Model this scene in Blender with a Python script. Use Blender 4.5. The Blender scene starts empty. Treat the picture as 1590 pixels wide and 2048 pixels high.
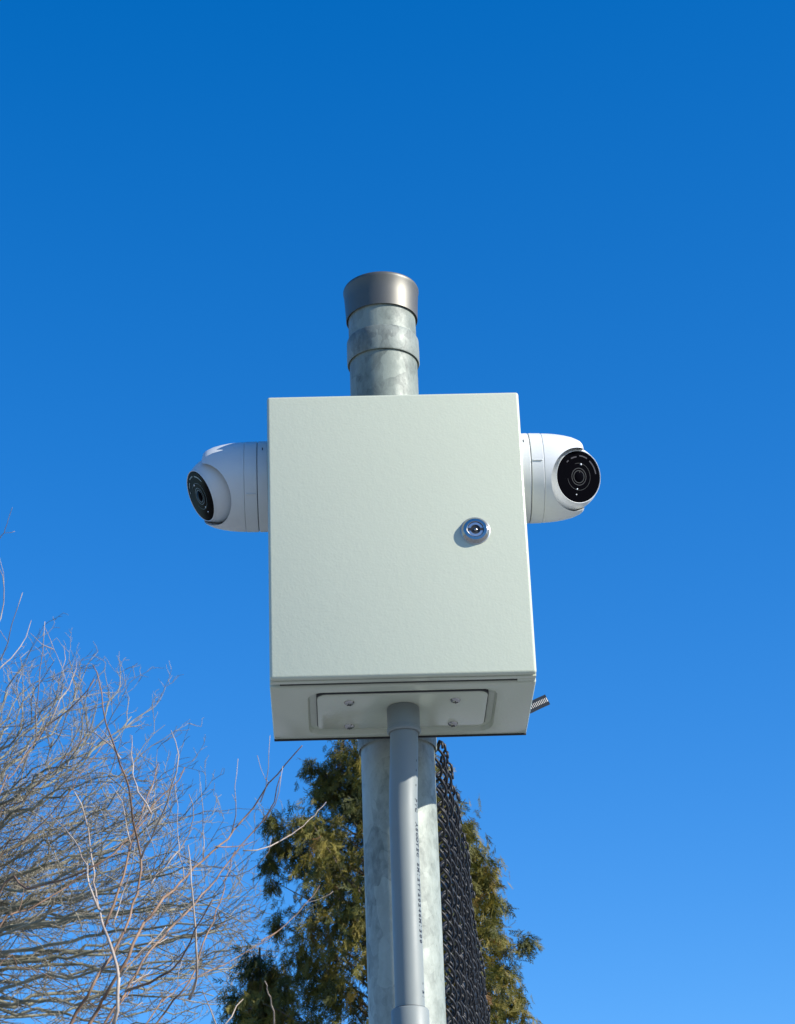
import bpy, bmesh, math, random
import numpy as np
from mathutils import Vector, Matrix

# ------------------------------------------------------------------ camera, sky, sun, exposure
SC = bpy.context.scene
COL = SC.collection
F, PITCH, ROLL, EYE = 4638.137, 0.464503, 0.03836, 1.6
cam_d = bpy.data.cameras.new('camera')
cam = bpy.data.objects.new('camera', cam_d); COL.objects.link(cam); SC.camera = cam
cam_d.sensor_fit = 'VERTICAL'; cam_d.sensor_height = 24; cam_d.sensor_width = 24
cam_d.lens = F / 2048 * 24
cam_d.clip_start = .05; cam_d.clip_end = 3000
cp, sp, cr, sr = math.cos(PITCH), math.sin(PITCH), math.cos(ROLL), math.sin(ROLL)
R0, U0, W0 = Vector((1, 0, 0)), Vector((0, -sp, cp)), Vector((0, cp, sp))
CR = R0 * cr - U0 * sr; CU = R0 * sr + U0 * cr
cam.matrix_world = Matrix(((CR.x, CU.x, -W0.x, 0), (CR.y, CU.y, -W0.y, 0), (CR.z, CU.z, -W0.z, EYE), (0, 0, 0, 1)))
cam_d.dof.use_dof = True; cam_d.dof.focus_distance = 2.15
cam_d.dof.aperture_fstop = (cam_d.lens / 1000) / .0011

AZ, EL = math.radians(68), math.radians(30.5)       # sun: to the right of the box's front, above the horizon
SUN = Vector((math.sin(AZ) * math.cos(EL), -math.cos(AZ) * math.cos(EL), math.sin(EL)))
world = bpy.data.worlds.new('World'); SC.world = world; world.use_nodes = True
wn = world.node_tree; bg = wn.nodes['Background']
sky = wn.nodes.new('ShaderNodeTexSky'); sky.sky_type = 'NISHITA'; sky.sun_disc = False
sky.sun_elevation = EL; sky.sun_rotation = math.pi - AZ
sky.altitude = 0; sky.air_density = 1.0; sky.dust_density = 0.2; sky.ozone_density = 3.0
hs = wn.nodes.new('ShaderNodeHueSaturation')
hs.inputs['Hue'].default_value = .509; hs.inputs['Saturation'].default_value = 1.405; hs.inputs['Value'].default_value = 1.0
wn.links.new(sky.outputs[0], hs.inputs['Color']); wn.links.new(hs.outputs[0], bg.inputs[0])
bg.inputs[1].default_value = .125
sun_d = bpy.data.lights.new('sun', 'SUN'); sun_d.energy = 5.0; sun_d.angle = math.radians(.53); sun_d.color = (1, .955, .88)
sun = bpy.data.objects.new('sun', sun_d); COL.objects.link(sun)
sun.rotation_euler = (-SUN).to_track_quat('-Z', 'Y').to_euler(); sun.location = SUN * 30
SC.view_settings.view_transform = 'Standard'; SC.view_settings.look = 'None'
SC.view_settings.exposure = 0.79; SC.view_settings.gamma = 1; SC.view_settings.use_curve_mapping = False
SC.render.engine = 'CYCLES'
SC.cycles.max_bounces = 6

rnd = random.Random(7)
nr = np.random.default_rng(11)

def ray(px, py):
    return W0 + CR * ((px - 795) / F) + CU * ((1024 - py) / F)
def at(px, py, Y):                                 # the point at horizontal distance Y seen in that direction
    r = ray(px, py); return Vector((0, 0, EYE)) + r * (Y / r.y)

# ------------------------------------------------------------------ helpers
def tag(o, label=None, cat=None, group=None, kind=None):
    if label: o['label'] = label
    if cat: o['category'] = cat
    if group: o['group'] = group
    if kind: o['kind'] = kind
    return o
def empty(name, loc=(0, 0, 0), rz=0.0):
    o = bpy.data.objects.new(name, None); COL.objects.link(o); o.location = loc; o.rotation_euler = (0, 0, rz)
    o.empty_display_size = .1
    return o
def link(name, me, mat, parent=None, smooth=False, angle=None):
    o = bpy.data.objects.new(name, me); COL.objects.link(o)
    if mat and not me.materials: me.materials.append(mat)
    if parent: o.parent = parent
    if smooth or angle:
        me.polygons.foreach_set('use_smooth', [True] * len(me.polygons))
        if angle: me.set_sharp_from_angle(angle=math.radians(angle))
    return o
def from_bm(name, bm, mat, parent=None, smooth=False, angle=None):
    me = bpy.data.meshes.new(name); bmesh.ops.recalc_face_normals(bm, faces=bm.faces[:]); bm.to_mesh(me); bm.free()
    return link(name, me, mat, parent, smooth, angle)
def box_bm(x0, x1, y0, y1, z0, z1, bev=0.0, seg=3, only=None):
    bm = bmesh.new(); bmesh.ops.create_cube(bm, size=1)
    for v in bm.verts: v.co = Vector(((x0 + x1) / 2 + v.co.x * (x1 - x0), (y0 + y1) / 2 + v.co.y * (y1 - y0), (z0 + z1) / 2 + v.co.z * (z1 - z0)))
    if bev:
        es = [e for e in bm.edges if only is None or only(e)]
        bmesh.ops.bevel(bm, geom=es, offset=bev, segments=seg, affect='EDGES', profile=.5)
    return bm
def rrect(x0, x1, y0, y1, r, n=7):
    pts = []
    for cx, cy, a0 in ((x1 - r, y1 - r, 0), (x0 + r, y1 - r, 90), (x0 + r, y0 + r, 180), (x1 - r, y0 + r, 270)):
        for k in range(n + 1):
            a = math.radians(a0 + 90 * k / n); pts.append((cx + r * math.cos(a), cy + r * math.sin(a)))
    return pts
def loft_bm(rings, cap=True):                      # closed rings with equal counts -> solid
    bm = bmesh.new(); vs = [[bm.verts.new(p) for p in ring] for ring in rings]
    n = len(rings[0])
    for a, b in zip(vs, vs[1:]):
        for i in range(n): bm.faces.new((a[i], a[(i + 1) % n], b[(i + 1) % n], b[i]))
    if cap: bm.faces.new(vs[0][::-1]); bm.faces.new(vs[-1])
    return bm
def revolve_bm(prof, seg=64, frame=None, cap=True): # profile of (r, h) about +Z, or about frame's Z
    rings = [[Vector((r * math.cos(2 * math.pi * i / seg), r * math.sin(2 * math.pi * i / seg), h)) for i in range(seg)] for r, h in prof]
    bm = loft_bm(rings, cap)
    if frame is not None: bmesh.ops.transform(bm, matrix=frame, verts=bm.verts[:])
    return bm
def frame_z(origin, z, up=Vector((0, 0, 1))):
    z = Vector(z).normalized(); x = up.cross(z)
    if x.length < 1e-4: x = Vector((1, 0, 0))
    x.normalize(); y = z.cross(x)
    return Matrix(((x.x, y.x, z.x, origin[0]), (x.y, y.y, z.y, origin[1]), (x.z, y.z, z.z, origin[2]), (0, 0, 0, 1)))
def boolean(o, cutter, op='DIFFERENCE'):
    m = o.modifiers.new('b', 'BOOLEAN'); m.object = cutter; m.operation = op; m.solver = 'EXACT'
    dg = bpy.context.evaluated_depsgraph_get(); dg.update()
    me = bpy.data.meshes.new_from_object(o.evaluated_get(dg))
    old = o.data; o.modifiers.clear(); o.data = me; me.name = old.name
    bpy.data.meshes.remove(old); bpy.data.objects.remove(cutter)
def catmull(P, R, n=5):
    P = [np.array(p, float) for p in P]; Q = [2 * P[0] - P[1]] + P + [2 * P[-1] - P[-2]]
    out, rad = [], []
    for i in range(1, len(Q) - 2):
        for k in range(n):
            t = k / n; a, b, c, d = Q[i - 1:i + 3]
            out.append(.5 * (2 * b + (c - a) * t + (2 * a - 5 * b + 4 * c - d) * t * t + (3 * b - a - 3 * c + d) * t ** 3))
            rad.append(R[i - 1] * (1 - t) + R[i] * t)
    out.append(P[-1]); rad.append(R[-1])
    return np.array(out), np.array(rad)
class Tubes:                                       # many round tapered tubes gathered into one mesh
    def __init__(s): s.v = []; s.f = []; s.n = 0
    def add(s, P, R, sides=6, closed_ends=True):
        P = np.asarray(P, float); R = np.asarray(R, float); m = len(P)
        T = np.gradient(P, axis=0); T /= np.linalg.norm(T, axis=1)[:, None] + 1e-12
        ref = np.array([.31, .17, .93]) if abs(T[0] @ np.array([.31, .17, .93])) < .9 else np.array([1., 0, 0])
        A = np.zeros_like(P); a = np.cross(T[0], ref); a /= np.linalg.norm(a)
        for i in range(m):
            a = a - T[i] * (a @ T[i]); a /= np.linalg.norm(a) + 1e-12; A[i] = a
        B = np.cross(T, A); ang = np.arange(sides) * 2 * math.pi / sides
        V = P[:, None] + R[:, None, None] * (np.cos(ang)[None, :, None] * A[:, None] + np.sin(ang)[None, :, None] * B[:, None])
        s.v.append(V.reshape(-1, 3)); i = np.arange(m - 1)[:, None] * sides; j = np.arange(sides)[None]; k = (j + 1) % sides
        s.f += (np.stack([i + j, i + k, i + k + sides, i + j + sides], -1).reshape(-1, 4) + s.n).tolist()
        if closed_ends:
            s.f.append([s.n + q for q in range(sides)][::-1]); s.f.append([s.n + (m - 1) * sides + q for q in range(sides)])
        s.n += m * sides
    def mesh(s, name):
        me = bpy.data.meshes.new(name); me.from_pydata(np.concatenate(s.v).tolist(), [], s.f); me.update(); return me
    def link(s, name, mat, parent=None): return link(name, s.mesh(name), mat, parent, smooth=True)

# ------------------------------------------------------------------ materials
def mat(name, color, rough=.5, metal=0.0, spec=.5):
    m = bpy.data.materials.new(name); m.use_nodes = True; b = m.node_tree.nodes['Principled BSDF']
    b.inputs['Base Color'].default_value = (*color, 1); b.inputs['Roughness'].default_value = rough
    b.inputs['Metallic'].default_value = metal; b.inputs['Specular IOR Level'].default_value = spec
    return m, m.node_tree, b
def nd(nt, t, **kw):
    n = nt.nodes.new(t)
    for k, v in kw.items():
        if k in n.inputs: n.inputs[k].default_value = v
        else: setattr(n, k, v)
    return n
def coords(nt, scale=(1, 1, 1)):
    tc = nd(nt, 'ShaderNodeTexCoord'); mp = nd(nt, 'ShaderNodeMapping'); mp.inputs['Scale'].default_value = scale
    nt.links.new(tc.outputs['Object'], mp.inputs[0]); return mp.outputs[0]
def ramp(nt, src, stops):
    r = nd(nt, 'ShaderNodeValToRGB'); e = r.color_ramp.elements
    while len(e) < len(stops): e.new(.5)
    for i, (p, c) in enumerate(stops): e[i].position = p; e[i].color = (*c, 1) if len(c) == 3 else c
    nt.links.new(src, r.inputs[0]); return r.outputs[0]
def bump(nt, b, h, strength=.3, dist=.001, prev=None):
    n = nd(nt, 'ShaderNodeBump'); n.inputs['Strength'].default_value = strength; n.inputs['Distance'].default_value = dist
    nt.links.new(h, n.inputs['Height'])
    if prev: nt.links.new(prev, n.inputs['Normal'])
    nt.links.new(n.outputs[0], b.inputs['Normal']); return n.outputs[0]
def mixc(nt, f, a, b, mode='MIX'):
    n = nd(nt, 'ShaderNodeMix', data_type='RGBA', blend_type=mode)
    for i, x in ((0, f), (6, a), (7, b)):
        if isinstance(x, (int, float)): n.inputs[i].default_value = x
        elif isinstance(x, tuple): n.inputs[i].default_value = (*x, 1)
        else: nt.links.new(x, n.inputs[i])
    return n.outputs[2]

def powder_coat():
    m, nt, b = mat('powder_coat', (.53, .59, .52), .3, spec=.55); c = coords(nt)
    n1 = nd(nt, 'ShaderNodeTexNoise', Scale=400., Detail=2., Roughness=.45); nt.links.new(c, n1.inputs['Vector'])
    n2 = nd(nt, 'ShaderNodeTexNoise', Scale=120., Detail=1.); nt.links.new(c, n2.inputs['Vector'])
    n3 = nd(nt, 'ShaderNodeTexNoise', Scale=7., Detail=3.); nt.links.new(c, n3.inputs['Vector'])
    p = bump(nt, b, n1.outputs[0], .22, .0005); bump(nt, b, n2.outputs[0], .10, .0010, p)
    nt.links.new(mixc(nt, n3.outputs[0], (.452, .474, .360), (.470, .492, .378)), b.inputs['Base Color'])
    nt.links.new(ramp(nt, n3.outputs[0], [(.3, (.13,) * 3), (.7, (.21,) * 3)]), b.inputs['Roughness'])
    return m
def galvanised(name, scale=1.0, darker_top=False, lo=(.135, .155, .135), hi=(.32, .35, .30)):
    m, nt, b = mat(name, (.5, .55, .53), .5, metal=.05, spec=.4); c = coords(nt, (1, 1, .62))
    w = nd(nt, 'ShaderNodeTexNoise', Scale=60. * scale, Detail=2.); nt.links.new(c, w.inputs['Vector'])
    wv = mixc(nt, .013, c, w.outputs['Color'], 'ADD')
    v = nd(nt, 'ShaderNodeTexVoronoi', Scale=70. * scale); nt.links.new(wv, v.inputs['Vector'])
    v2 = nd(nt, 'ShaderNodeTexVoronoi', Scale=190. * scale); nt.links.new(wv, v2.inputs['Vector'])
    n = nd(nt, 'ShaderNodeTexNoise', Scale=120. * scale, Detail=7., Roughness=.7); nt.links.new(c, n.inputs['Vector'])
    n4 = nd(nt, 'ShaderNodeTexNoise', Scale=12. * scale, Detail=3.); nt.links.new(c, n4.inputs['Vector'])
    h1 = ramp(nt, v.outputs['Color'], [(.2, (.15,) * 3), (.8, (.85,) * 3)])
    h2 = ramp(nt, v2.outputs['Color'], [(.1, (.15,) * 3), (.9, (.85,) * 3)])
    f = mixc(nt, .5, h1, h2); f = mixc(nt, .40, f, ramp(nt, n.outputs[0], [(.30, (0, 0, 0)), (.70, (1, 1, 1))]))
    f = mixc(nt, .3, f, ramp(nt, n4.outputs[0], [(.35, (0, 0, 0)), (.65, (1, 1, 1))]))
    col = ramp(nt, f, [(.24, lo), (.5, tuple(a * .42 + z * .58 for a, z in zip(lo, hi))), (.76, hi)])
    v3 = nd(nt, 'ShaderNodeTexVoronoi', Scale=38. * scale); nt.links.new(wv, v3.inputs['Vector'])
    col = mixc(nt, ramp(nt, v3.outputs['Color'], [(.68, (0, 0, 0)), (.71, (.55, .55, .55))]), col, tuple(x * 1.12 for x in hi))
    sv = nd(nt, 'ShaderNodeTexNoise', Scale=9., Detail=5., Roughness=.7); nt.links.new(coords(nt, (6, 6, 60)), sv.inputs['Vector'])
    col = mixc(nt, ramp(nt, sv.outputs[0], [(.66, (0, 0, 0)), (.72, (.6, .6, .6))]), col, (.2, .23, .22))
    if darker_top:                                  # the post's colour darkens above the box
        sx = nd(nt, 'ShaderNodeSeparateXYZ'); nt.links.new(coords(nt), sx.inputs[0]); mr = nd(nt, 'ShaderNodeMapRange'); mr.inputs[1].default_value = 2.42; mr.inputs[2].default_value = 2.62; nt.links.new(sx.outputs[2], mr.inputs[0])
        col = mixc(nt, mr.outputs[0], col, mixc(nt, 1.0, col, (.70, .72, .70), 'MULTIPLY'))
    nt.links.new(col, b.inputs['Base Color'])
    nt.links.new(ramp(nt, f, [(.2, (.62,) * 3), (.8, (.42,) * 3)]), b.inputs['Roughness'])
    bump(nt, b, n.outputs[0], .35, .0009)
    return m
def plain(name, color, rough, metal=0.0, var=.08, scale=40., bmp=.0, spec=.5, stretch=(1, 1, 1)):
    m, nt, b = mat(name, color, rough, metal, spec); c = coords(nt, stretch)
    n = nd(nt, 'ShaderNodeTexNoise', Scale=scale, Detail=5.); nt.links.new(c, n.inputs['Vector'])
    nt.links.new(mixc(nt, n.outputs[0], tuple(x * (1 - var) for x in color), tuple(min(1, x * (1 + var)) for x in color)), b.inputs['Base Color'])
    nt.links.new(ramp(nt, n.outputs[0], [(.3, (rough * .85,) * 3), (.7, (min(1, rough * 1.2),) * 3)]), b.inputs['Roughness'])
    if bmp: bump(nt, b, n.outputs[0], .5, bmp)
    return m
M = {}
M['coat'] = powder_coat()
M['zinc'] = galvanised('galvanised_steel', 1.0, True)
M['zinc_band'] = galvanised('galvanised_band', 1.4, False, (.105, .12, .105), (.22, .245, .21))
M['cap'] = plain('cap_steel', (.125, .121, .104), .48, .6, .25, 22., .0003, stretch=(1, 1, .5))
M['chrome'] = plain('chrome', (.36, .35, .33), .22, 1.0, .04)
M['chrome_dull'] = plain('lock_core_metal', (.42, .44, .47), .3, .9, .1)
M['black_hole'] = plain('dark_recess', (.012, .012, .012), .5)
M['gasket_and_shade'] = plain('rubber_and_shade_black', (.015, .015, .016), .6)  # black for the gaskets and for painted gap and bevel shade
M['white'] = plain('white_camera_plastic', (.56, .575, .56), .33, 0, .015, 30.)
M['seam'] = plain('dark_seam', (.10, .11, .13), .6)  # dark grey seam line round the camera base
M['glass_black'] = plain('black_glass', (.002, .002, .003), .09, 0, .1, spec=.14)
M['glass_black'].node_tree.nodes['Principled BSDF'].inputs['IOR'].default_value = 1.12
M['lens_ring'] = plain('lens_ring_black', (.035, .035, .035), .3, 0, .1)
M['led'] = plain('led_lens', (.75, .78, .8), .2)
M['led_dark'] = plain('infrared_led_strip', (.05, .048, .055), .22)
M['pvc'] = plain('grey_pvc', (.185, .207, .195), .5, 0, .04, 25., .0002)
M['ink'] = plain('black_ink', (.012, .012, .014), .5)
M['fence'] = plain('black_vinyl', (.012, .0125, .014), .5, 0, .2, 60., spec=.35)
M['tie'] = plain('black_nylon', (.02, .02, .022), .28)
M['tie_tooth_glint'] = plain('nylon_teeth_glint', (.20, .205, .21), .25)  # lighter than the strap: sun glint put into the teeth's colour
def bark(name, a, b_, scale=30.):
    m, nt, b = mat(name, a, .75); c = coords(nt)
    n = nd(nt, 'ShaderNodeTexNoise', Scale=scale, Detail=4., Roughness=.7); nt.links.new(c, n.inputs['Vector'])
    nt.links.new(ramp(nt, n.outputs[0], [(.35, a), (.65, b_)]), b.inputs['Base Color']); bump(nt, b, n.outputs[0], .5, .002)
    return m
M['bark_near'] = bark('brown_bark', (.09, .05, .031), (.27, .165, .10), 16.)
M['bark_pale'] = bark('pale_young_bark', (.20, .145, .11), (.42, .355, .29), 14.)
M['bark_far'] = bark('mossy_grey_bark', (.09, .092, .06), (.265, .245, .17), 5.)
M['twig_far'] = bark('grey_twig_bark', (.12, .108, .08), (.275, .24, .175), 6.)
M['bark_cedar'] = bark('cedar_bark', (.06, .045, .03), (.16, .12, .085), 20.)
def foliage():
    m, nt, b = mat('cedar_foliage', (.08, .09, .03), .6, spec=.3)
    a = nd(nt, 'ShaderNodeAttribute', attribute_name='tint')
    col = ramp(nt, a.outputs['Fac'], [(0, (.028, .037, .008)), (.3, (.07, .077, .013)), (.62, (.15, .130, .02)), (.9, (.23, .172, .028)), (1, (.18, .09, .03))])
    nt.links.new(col, b.inputs['Base Color'])
    tr = nd(nt, 'ShaderNodeBsdfTranslucent'); nt.links.new(col, tr.inputs[0]); mx = nd(nt, 'ShaderNodeMixShader'); mx.inputs[0].default_value = .3
    out = nt.nodes['Material Output']; nt.links.new(b.outputs[0], mx.inputs[1]); nt.links.new(tr.outputs[0], mx.inputs[2]); nt.links.new(mx.outputs[0], out.inputs[0])
    return m
M['foliage'] = foliage()
def ground_mat():
    m, nt, b = mat('winter_turf_ground', (.1, .1, .07), .9); c = coords(nt)
    n = nd(nt, 'ShaderNodeTexNoise', Scale=.35, Detail=6., Roughness=.6); nt.links.new(c, n.inputs['Vector'])
    v = nd(nt, 'ShaderNodeTexVoronoi', Scale=45.); nt.links.new(c, v.inputs['Vector'])
    tc = nd(nt, 'ShaderNodeNewGeometry'); ln = nd(nt, 'ShaderNodeVectorMath', operation='LENGTH'); nt.links.new(tc.outputs['Position'], ln.inputs[0])
    mr = nd(nt, 'ShaderNodeMapRange'); mr.inputs[1].default_value = 26; mr.inputs[2].default_value = 27; nt.links.new(ln.outputs['Value'], mr.inputs[0])
    pave = ramp(nt, n.outputs[0], [(.38, (.22, .23, .235)), (.62, (.27, .28, .28))]); turf = ramp(nt, n.outputs[0], [(.38, (.075, .08, .05)), (.62, (.125, .12, .09))])
    big = mixc(nt, mr.outputs[0], pave, turf)
    nt.links.new(mixc(nt, .35, big, v.outputs['Color'], 'SOFT_LIGHT'), b.inputs['Base Color']); bump(nt, b, v.outputs['Distance'], .6, .01)
    return m
M['ground'] = ground_mat()

# ------------------------------------------------------------------ ground
bm = bmesh.new(); bmesh.ops.create_grid(bm, x_segments=60, y_segments=60, size=1200)
for v in bm.verts:
    r = math.hypot(v.co.x, v.co.y)
    v.co.z = 0 if r < 45 else -.02 - .3 * math.sin(v.co.x * .011) * math.cos(v.co.y * .013)
g = from_bm('ground', bm, M['ground'], smooth=True); g['kind'] = 'structure'
bm = bmesh.new(); rows = []
for j, (dr, hk) in enumerate(((0, 0), (1.5, .35), (4, .7), (9, .95), (18, 1.0), (30, .85), (34, 0))):
    row = []
    for i in range(1600):
        a = 2 * math.pi * i / 1600; r = 150 + 18 * math.sin(3 * a + 1) + dr + rnd.uniform(-.9, .9); hh = (13 + 2.5 * math.sin(5 * a) + 1.2 * math.sin(31 * a + 2) + abs(math.sin(113 * a + math.sin(17 * a))) * 1.8 + rnd.uniform(-1.3, 1.3)) * hk
        row.append(bm.verts.new((r * math.cos(a), r * math.sin(a), hh - (.5 if hk == 0 else 0))))
    rows.append(row)
for a_, b_ in zip(rows, rows[1:]):
    for i in range(1600): bm.faces.new((a_[i], a_[(i + 1) % 1600], b_[(i + 1) % 1600], b_[i]))
wd = from_bm('added_horizon_treeline', bm, plain('added_treeline_brown', (.085, .075, .055), .9, 0, .6, .9, .5)); wd['kind'] = 'stuff'  # unseen treeline ring, added to block the bright sky at the horizon

# ------------------------------------------------------------------ steel post
PX, PY, PR = -.0092, 2.2067, .0372
post = tag(empty('steel_post', (PX, PY, 0)), 'tall round galvanised steel post with a dark flared cap, behind the grey box', 'post')
def ring_pts(prof, seg=96): return revolve_bm(prof, seg)
from_bm('pole', revolve_bm([(PR, -.3), (PR, 1.6), (PR, 2.953)], 96), M['zinc'], post, angle=40)
bandt = [(PR - .001, 2.9165), (.0386, 2.9160), (.0396, 2.914), (.0398, 2.903), (.0398, 2.8875), (.0392, 2.8858), (.0385, 2.8862), (PR - .001, 2.889)]
from_bm('band', revolve_bm(bandt, 96), M['zinc_band'], post, angle=50)
dz = 2.4335 - 2.8845
from_bm('band', revolve_bm([(r + .0002, h + dz) if h < 2.9 else (r + .0002, h + dz + .02) for r, h in bandt], 96), M['zinc_band'], post, angle=50)
cap = [(PR - .002, 2.947), (.0389, 2.9425), (.0396, 2.9425), (.0405, 2.962), (.0415, 2.9770), (.0421, 2.9785), (.0421, 2.9805), (.0413, 2.9822), (.030, 2.9845), (.012, 2.9862), (.001, 2.9865)]
from_bm('cap', revolve_bm(cap, 96), M['cap'], post, angle=35)

# ------------------------------------------------------------------ enclosure
BOX = Vector((-.00022, 2.0066, 2.4319)); YAW = .035458
encl = tag(empty('electrical_enclosure', BOX, YAW), 'pale grey-green powder coated metal box with a locked door, mounted on the steel post', 'enclosure')
BM = Matrix.Translation(BOX) @ Matrix.Rotation(YAW, 4, 'Z')
H, D, HW = .3047, .152, .125
dm = box_bm(-HW, HW, 0, .0046, .0022, H, .0030, 4, only=lambda e: not all(v.co.y > .004 for v in e.verts))
door = from_bm('door', dm, M['coat'], encl, angle=30)
from_bm('door_lip', box_bm(-HW + .0002, HW - .0002, .0060, .0122, .0012, H - .0002, .0007, 2), M['coat'], door, angle=30)
from_bm('bevel_shade_strip', box_bm(-HW + .0012, HW - .0012, .0044, .0062, .0052, H - .0012), M['gasket_and_shade'], door)  # black inset added to draw the bevel's shade as a dark line
# body with a recessed window for the gland plate in its underside
body = from_bm('body', box_bm(-HW - .0006, HW + .0006, .0182, D, 0, H - .001, .0022, 3), M['coat'], encl)
def prism(x0, x1, y0, y1, r, z0, z1, taper=0.0):
    a = [(x, y, z0) for x, y in rrect(x0 - taper, x1 + taper, y0 - taper, y1 + taper, r + taper)]; b = [(x, y, z1) for x, y in rrect(x0, x1, y0, y1, r)]
    return loft_bm([a, b])
cut = from_bm('cut', prism(-.0885, .0885, .0335, .1395, .014, -.002, .0042, .0028), None); cut.parent = encl
bpy.context.view_layer.update()
boolean(body, cut)
body.data.polygons.foreach_set('use_smooth', [True] * len(body.data.polygons)); body.data.set_sharp_from_angle(angle=math.radians(32))
from_bm('door_gasket', box_bm(-HW + .009, HW - .012, .0118, .0186, .0026, H - .003), M['gasket_and_shade'], encl)
from_bm('corner_tab', box_bm(HW - .0175, HW - .0004, .0120, .0184, .0012, .012, .0006, 1), M['coat'], encl)
plate = from_bm('gland_plate', loft_bm([[(x, y, z) for x, y in rrect(-.0815 + i, .0815 - i, .0395 + i, .1275 - i, .0095 - i)] for z, i in ((.0030, 0), (.0006, 0), (.0001, .0004), (-.0001, .0009))]), M['coat'], encl, angle=40)
from_bm('gland_gasket_shade', prism(-.0822, .0822, .0365, .1282, .010, .0012, .0043), M['gasket_and_shade'], encl)  # gasket, widened at the front to paint the shaded gap black
def screw_bm(r=.0050):
    bm = revolve_bm([(r, 0), (r * .98, -.0006), (r * .82, -.0019), (r * .5, -.0027), (r * .12, -.0030)], 24); return bm
for sx in (-.0508, .0508):
    for sy in (.0572, .1185):
        o = from_bm('screw', screw_bm(), M['chrome'], encl, angle=50); o.location = (sx, sy, -.0001); o.rotation_euler = (0, 0, rnd.uniform(0, 3))
        cc = box_bm(-.0024, .0024, -.0005, .0005, -.0031, -.00215); c2 = box_bm(-.0005, .0005, -.0024, .0024, -.00312, -.00215)
        from_bm('cross_slot', cc, M['black_hole'], o); from_bm('cross_slot', c2, M['black_hole'], o)
from_bm('back_flange', box_bm(-HW - .0002, HW + .0002, D - .0002, D + .0016, -.0011, H - .002, .0004, 1), M['gasket_and_shade'], encl)
from_bm('mounting_bracket', box_bm(-.03, .03, D - .001, D + .0135, .06, .25, .001, 1), M['zinc_band'], encl)
# cam lock on the door
LX, LZ = .0745, .1512
lock = from_bm('lock', revolve_bm([(.0144, -.0008), (.0144, .0004), (.0137, .0008)], 48), M['chrome_dull'], encl, angle=40)
lock.location = (LX, -.0002, LZ); lock.rotation_euler = (math.pi / 2, 0, 0)
bz = revolve_bm([(.0137, .0004), (.0137, .0012), (.0133, .0018), (.0116, .0040), (.0112, .0043), (.0084, .0044), (.0080, .0041), (.0080, .0024), (.0010, .0024)], 28)
from_bm('bezel', bz, M['chrome'], lock, angle=9)
from_bm('core', revolve_bm([(.0077, .0020), (.0077, .0034), (.0073, .0038), (.0050, .0038), (.0048, .0035), (.0048, .0026), (.0001, .0026)], 40), M['chrome_dull'], lock, angle=30)
from_bm('key_recess', revolve_bm([(.0047, .0027), (.0047, .0030), (.0001, .0030)], 32), M['black_hole'], lock, angle=30)
for s in (-1, 1):
    from_bm('key_slot', box_bm(min(s * .0042, s * .0079), max(s * .0042, s * .0079), -.0014, .0014, .0026, .00395), M['black_hole'], lock)
from_bm('key_pin', revolve_bm([(.0016, .0026), (.0016, .0036), (.0010, .0041), (.0002, .0043)], 20), M['chrome'], lock, angle=40)

# ------------------------------------------------------------------ conduit
cond = tag(empty('conduit_pipe', (-.006, 2.085, 0)), 'grey plastic conduit pipe with printed code, running up into the underside of the box', 'conduit')
def czp(z):                                        # centreline of the pipe in the conduit's space
    k = min(1, max(0, (2.41 - z) / .09)); k = k * k * (3 - 2 * k)
    return Vector((.0041 - .0034 * k - .003 * max(0, 2.33 - z), -.0042 + .0022 * k, z))
CRD = .01345
zs = [2.43] + [2.425 - .01 * i for i in range(16)] + [2.2, 2.0, 1.6, 1.0, .5, -.1]
T = Tubes(); T.add([czp(z) for z in zs], [CRD] * len(zs), 48); T.link('pipe', M['pvc'], cond)
def sleeve(name, z0, z1, r, lip=0.0):
    c = czp((z0 + z1) / 2)
    prof = [(CRD - .001, z0 + .001), (r + lip - .0012, z0), (r + lip, z0 + .0014), (r + lip, z0 + .0045), (r, z0 + .0052 if lip else z0 + .0046), (r, z1 - .0015), (r - .001, z1), (CRD - .001, z1 - .0002)]
    b = revolve_bm(prof, 64); bmesh.ops.translate(b, verts=b.verts[:], vec=(c.x, c.y, 0)); return from_bm(name, b, M['pvc'], cond, angle=35)
sleeve('top_adapter', 2.4050, 2.4317, .0157, .0006)
sleeve('coupling', 2.052, 2.1385, .0172)
c = czp(2.1385); b = revolve_bm([(CRD - .0008, 2.1370), (.0150, 2.1378), (.0150, 2.1393), (CRD - .0008, 2.1400)], 48); bmesh.ops.translate(b, verts=b.verts[:], vec=(c.x, c.y, 0))
from_bm('coupling_seal', b, M['gasket_and_shade'], cond, angle=40)
def print_on_pipe(text, ztop, adv=.00535, size=.0072, theta0=math.radians(-90 + 56)):
    vs, fs = [], []
    for i, ch in enumerate(text):
        if ch == ' ': continue
        cu = bpy.data.curves.new('t', 'FONT'); cu.body = ch; cu.size = size; cu.align_x = 'CENTER'; cu.resolution_u = 2; cu.offset = .0003
        ob = bpy.data.objects.new('t', cu); COL.objects.link(ob); dg = bpy.context.evaluated_depsgraph_get(); dg.update()
        me = bpy.data.meshes.new_from_object(ob.evaluated_get(dg)); n = len(vs)
        for v in me.vertices:
            z = ztop - (v.co.x + adv * (i + .5)); th = theta0 + v.co.y / CRD; c = czp(z); r = CRD + .00012
            vs.append((c.x + r * math.cos(th), c.y + r * math.sin(th), z))
        fs += [[n + q for q in p.vertices] for p in me.polygons]
        bpy.data.objects.remove(ob); bpy.data.curves.remove(cu); bpy.data.meshes.remove(me)
    me = bpy.data.meshes.new('printed_text'); me.from_pydata(vs, [], fs); me.update()
    return link('printed_text', me, M['ink'], cond)
print_on_pipe('- -  -  PVC  ASCOTEC SM12TT20246M1300', 2.1975 + 37 * .00487, .00487, .0062)
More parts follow.
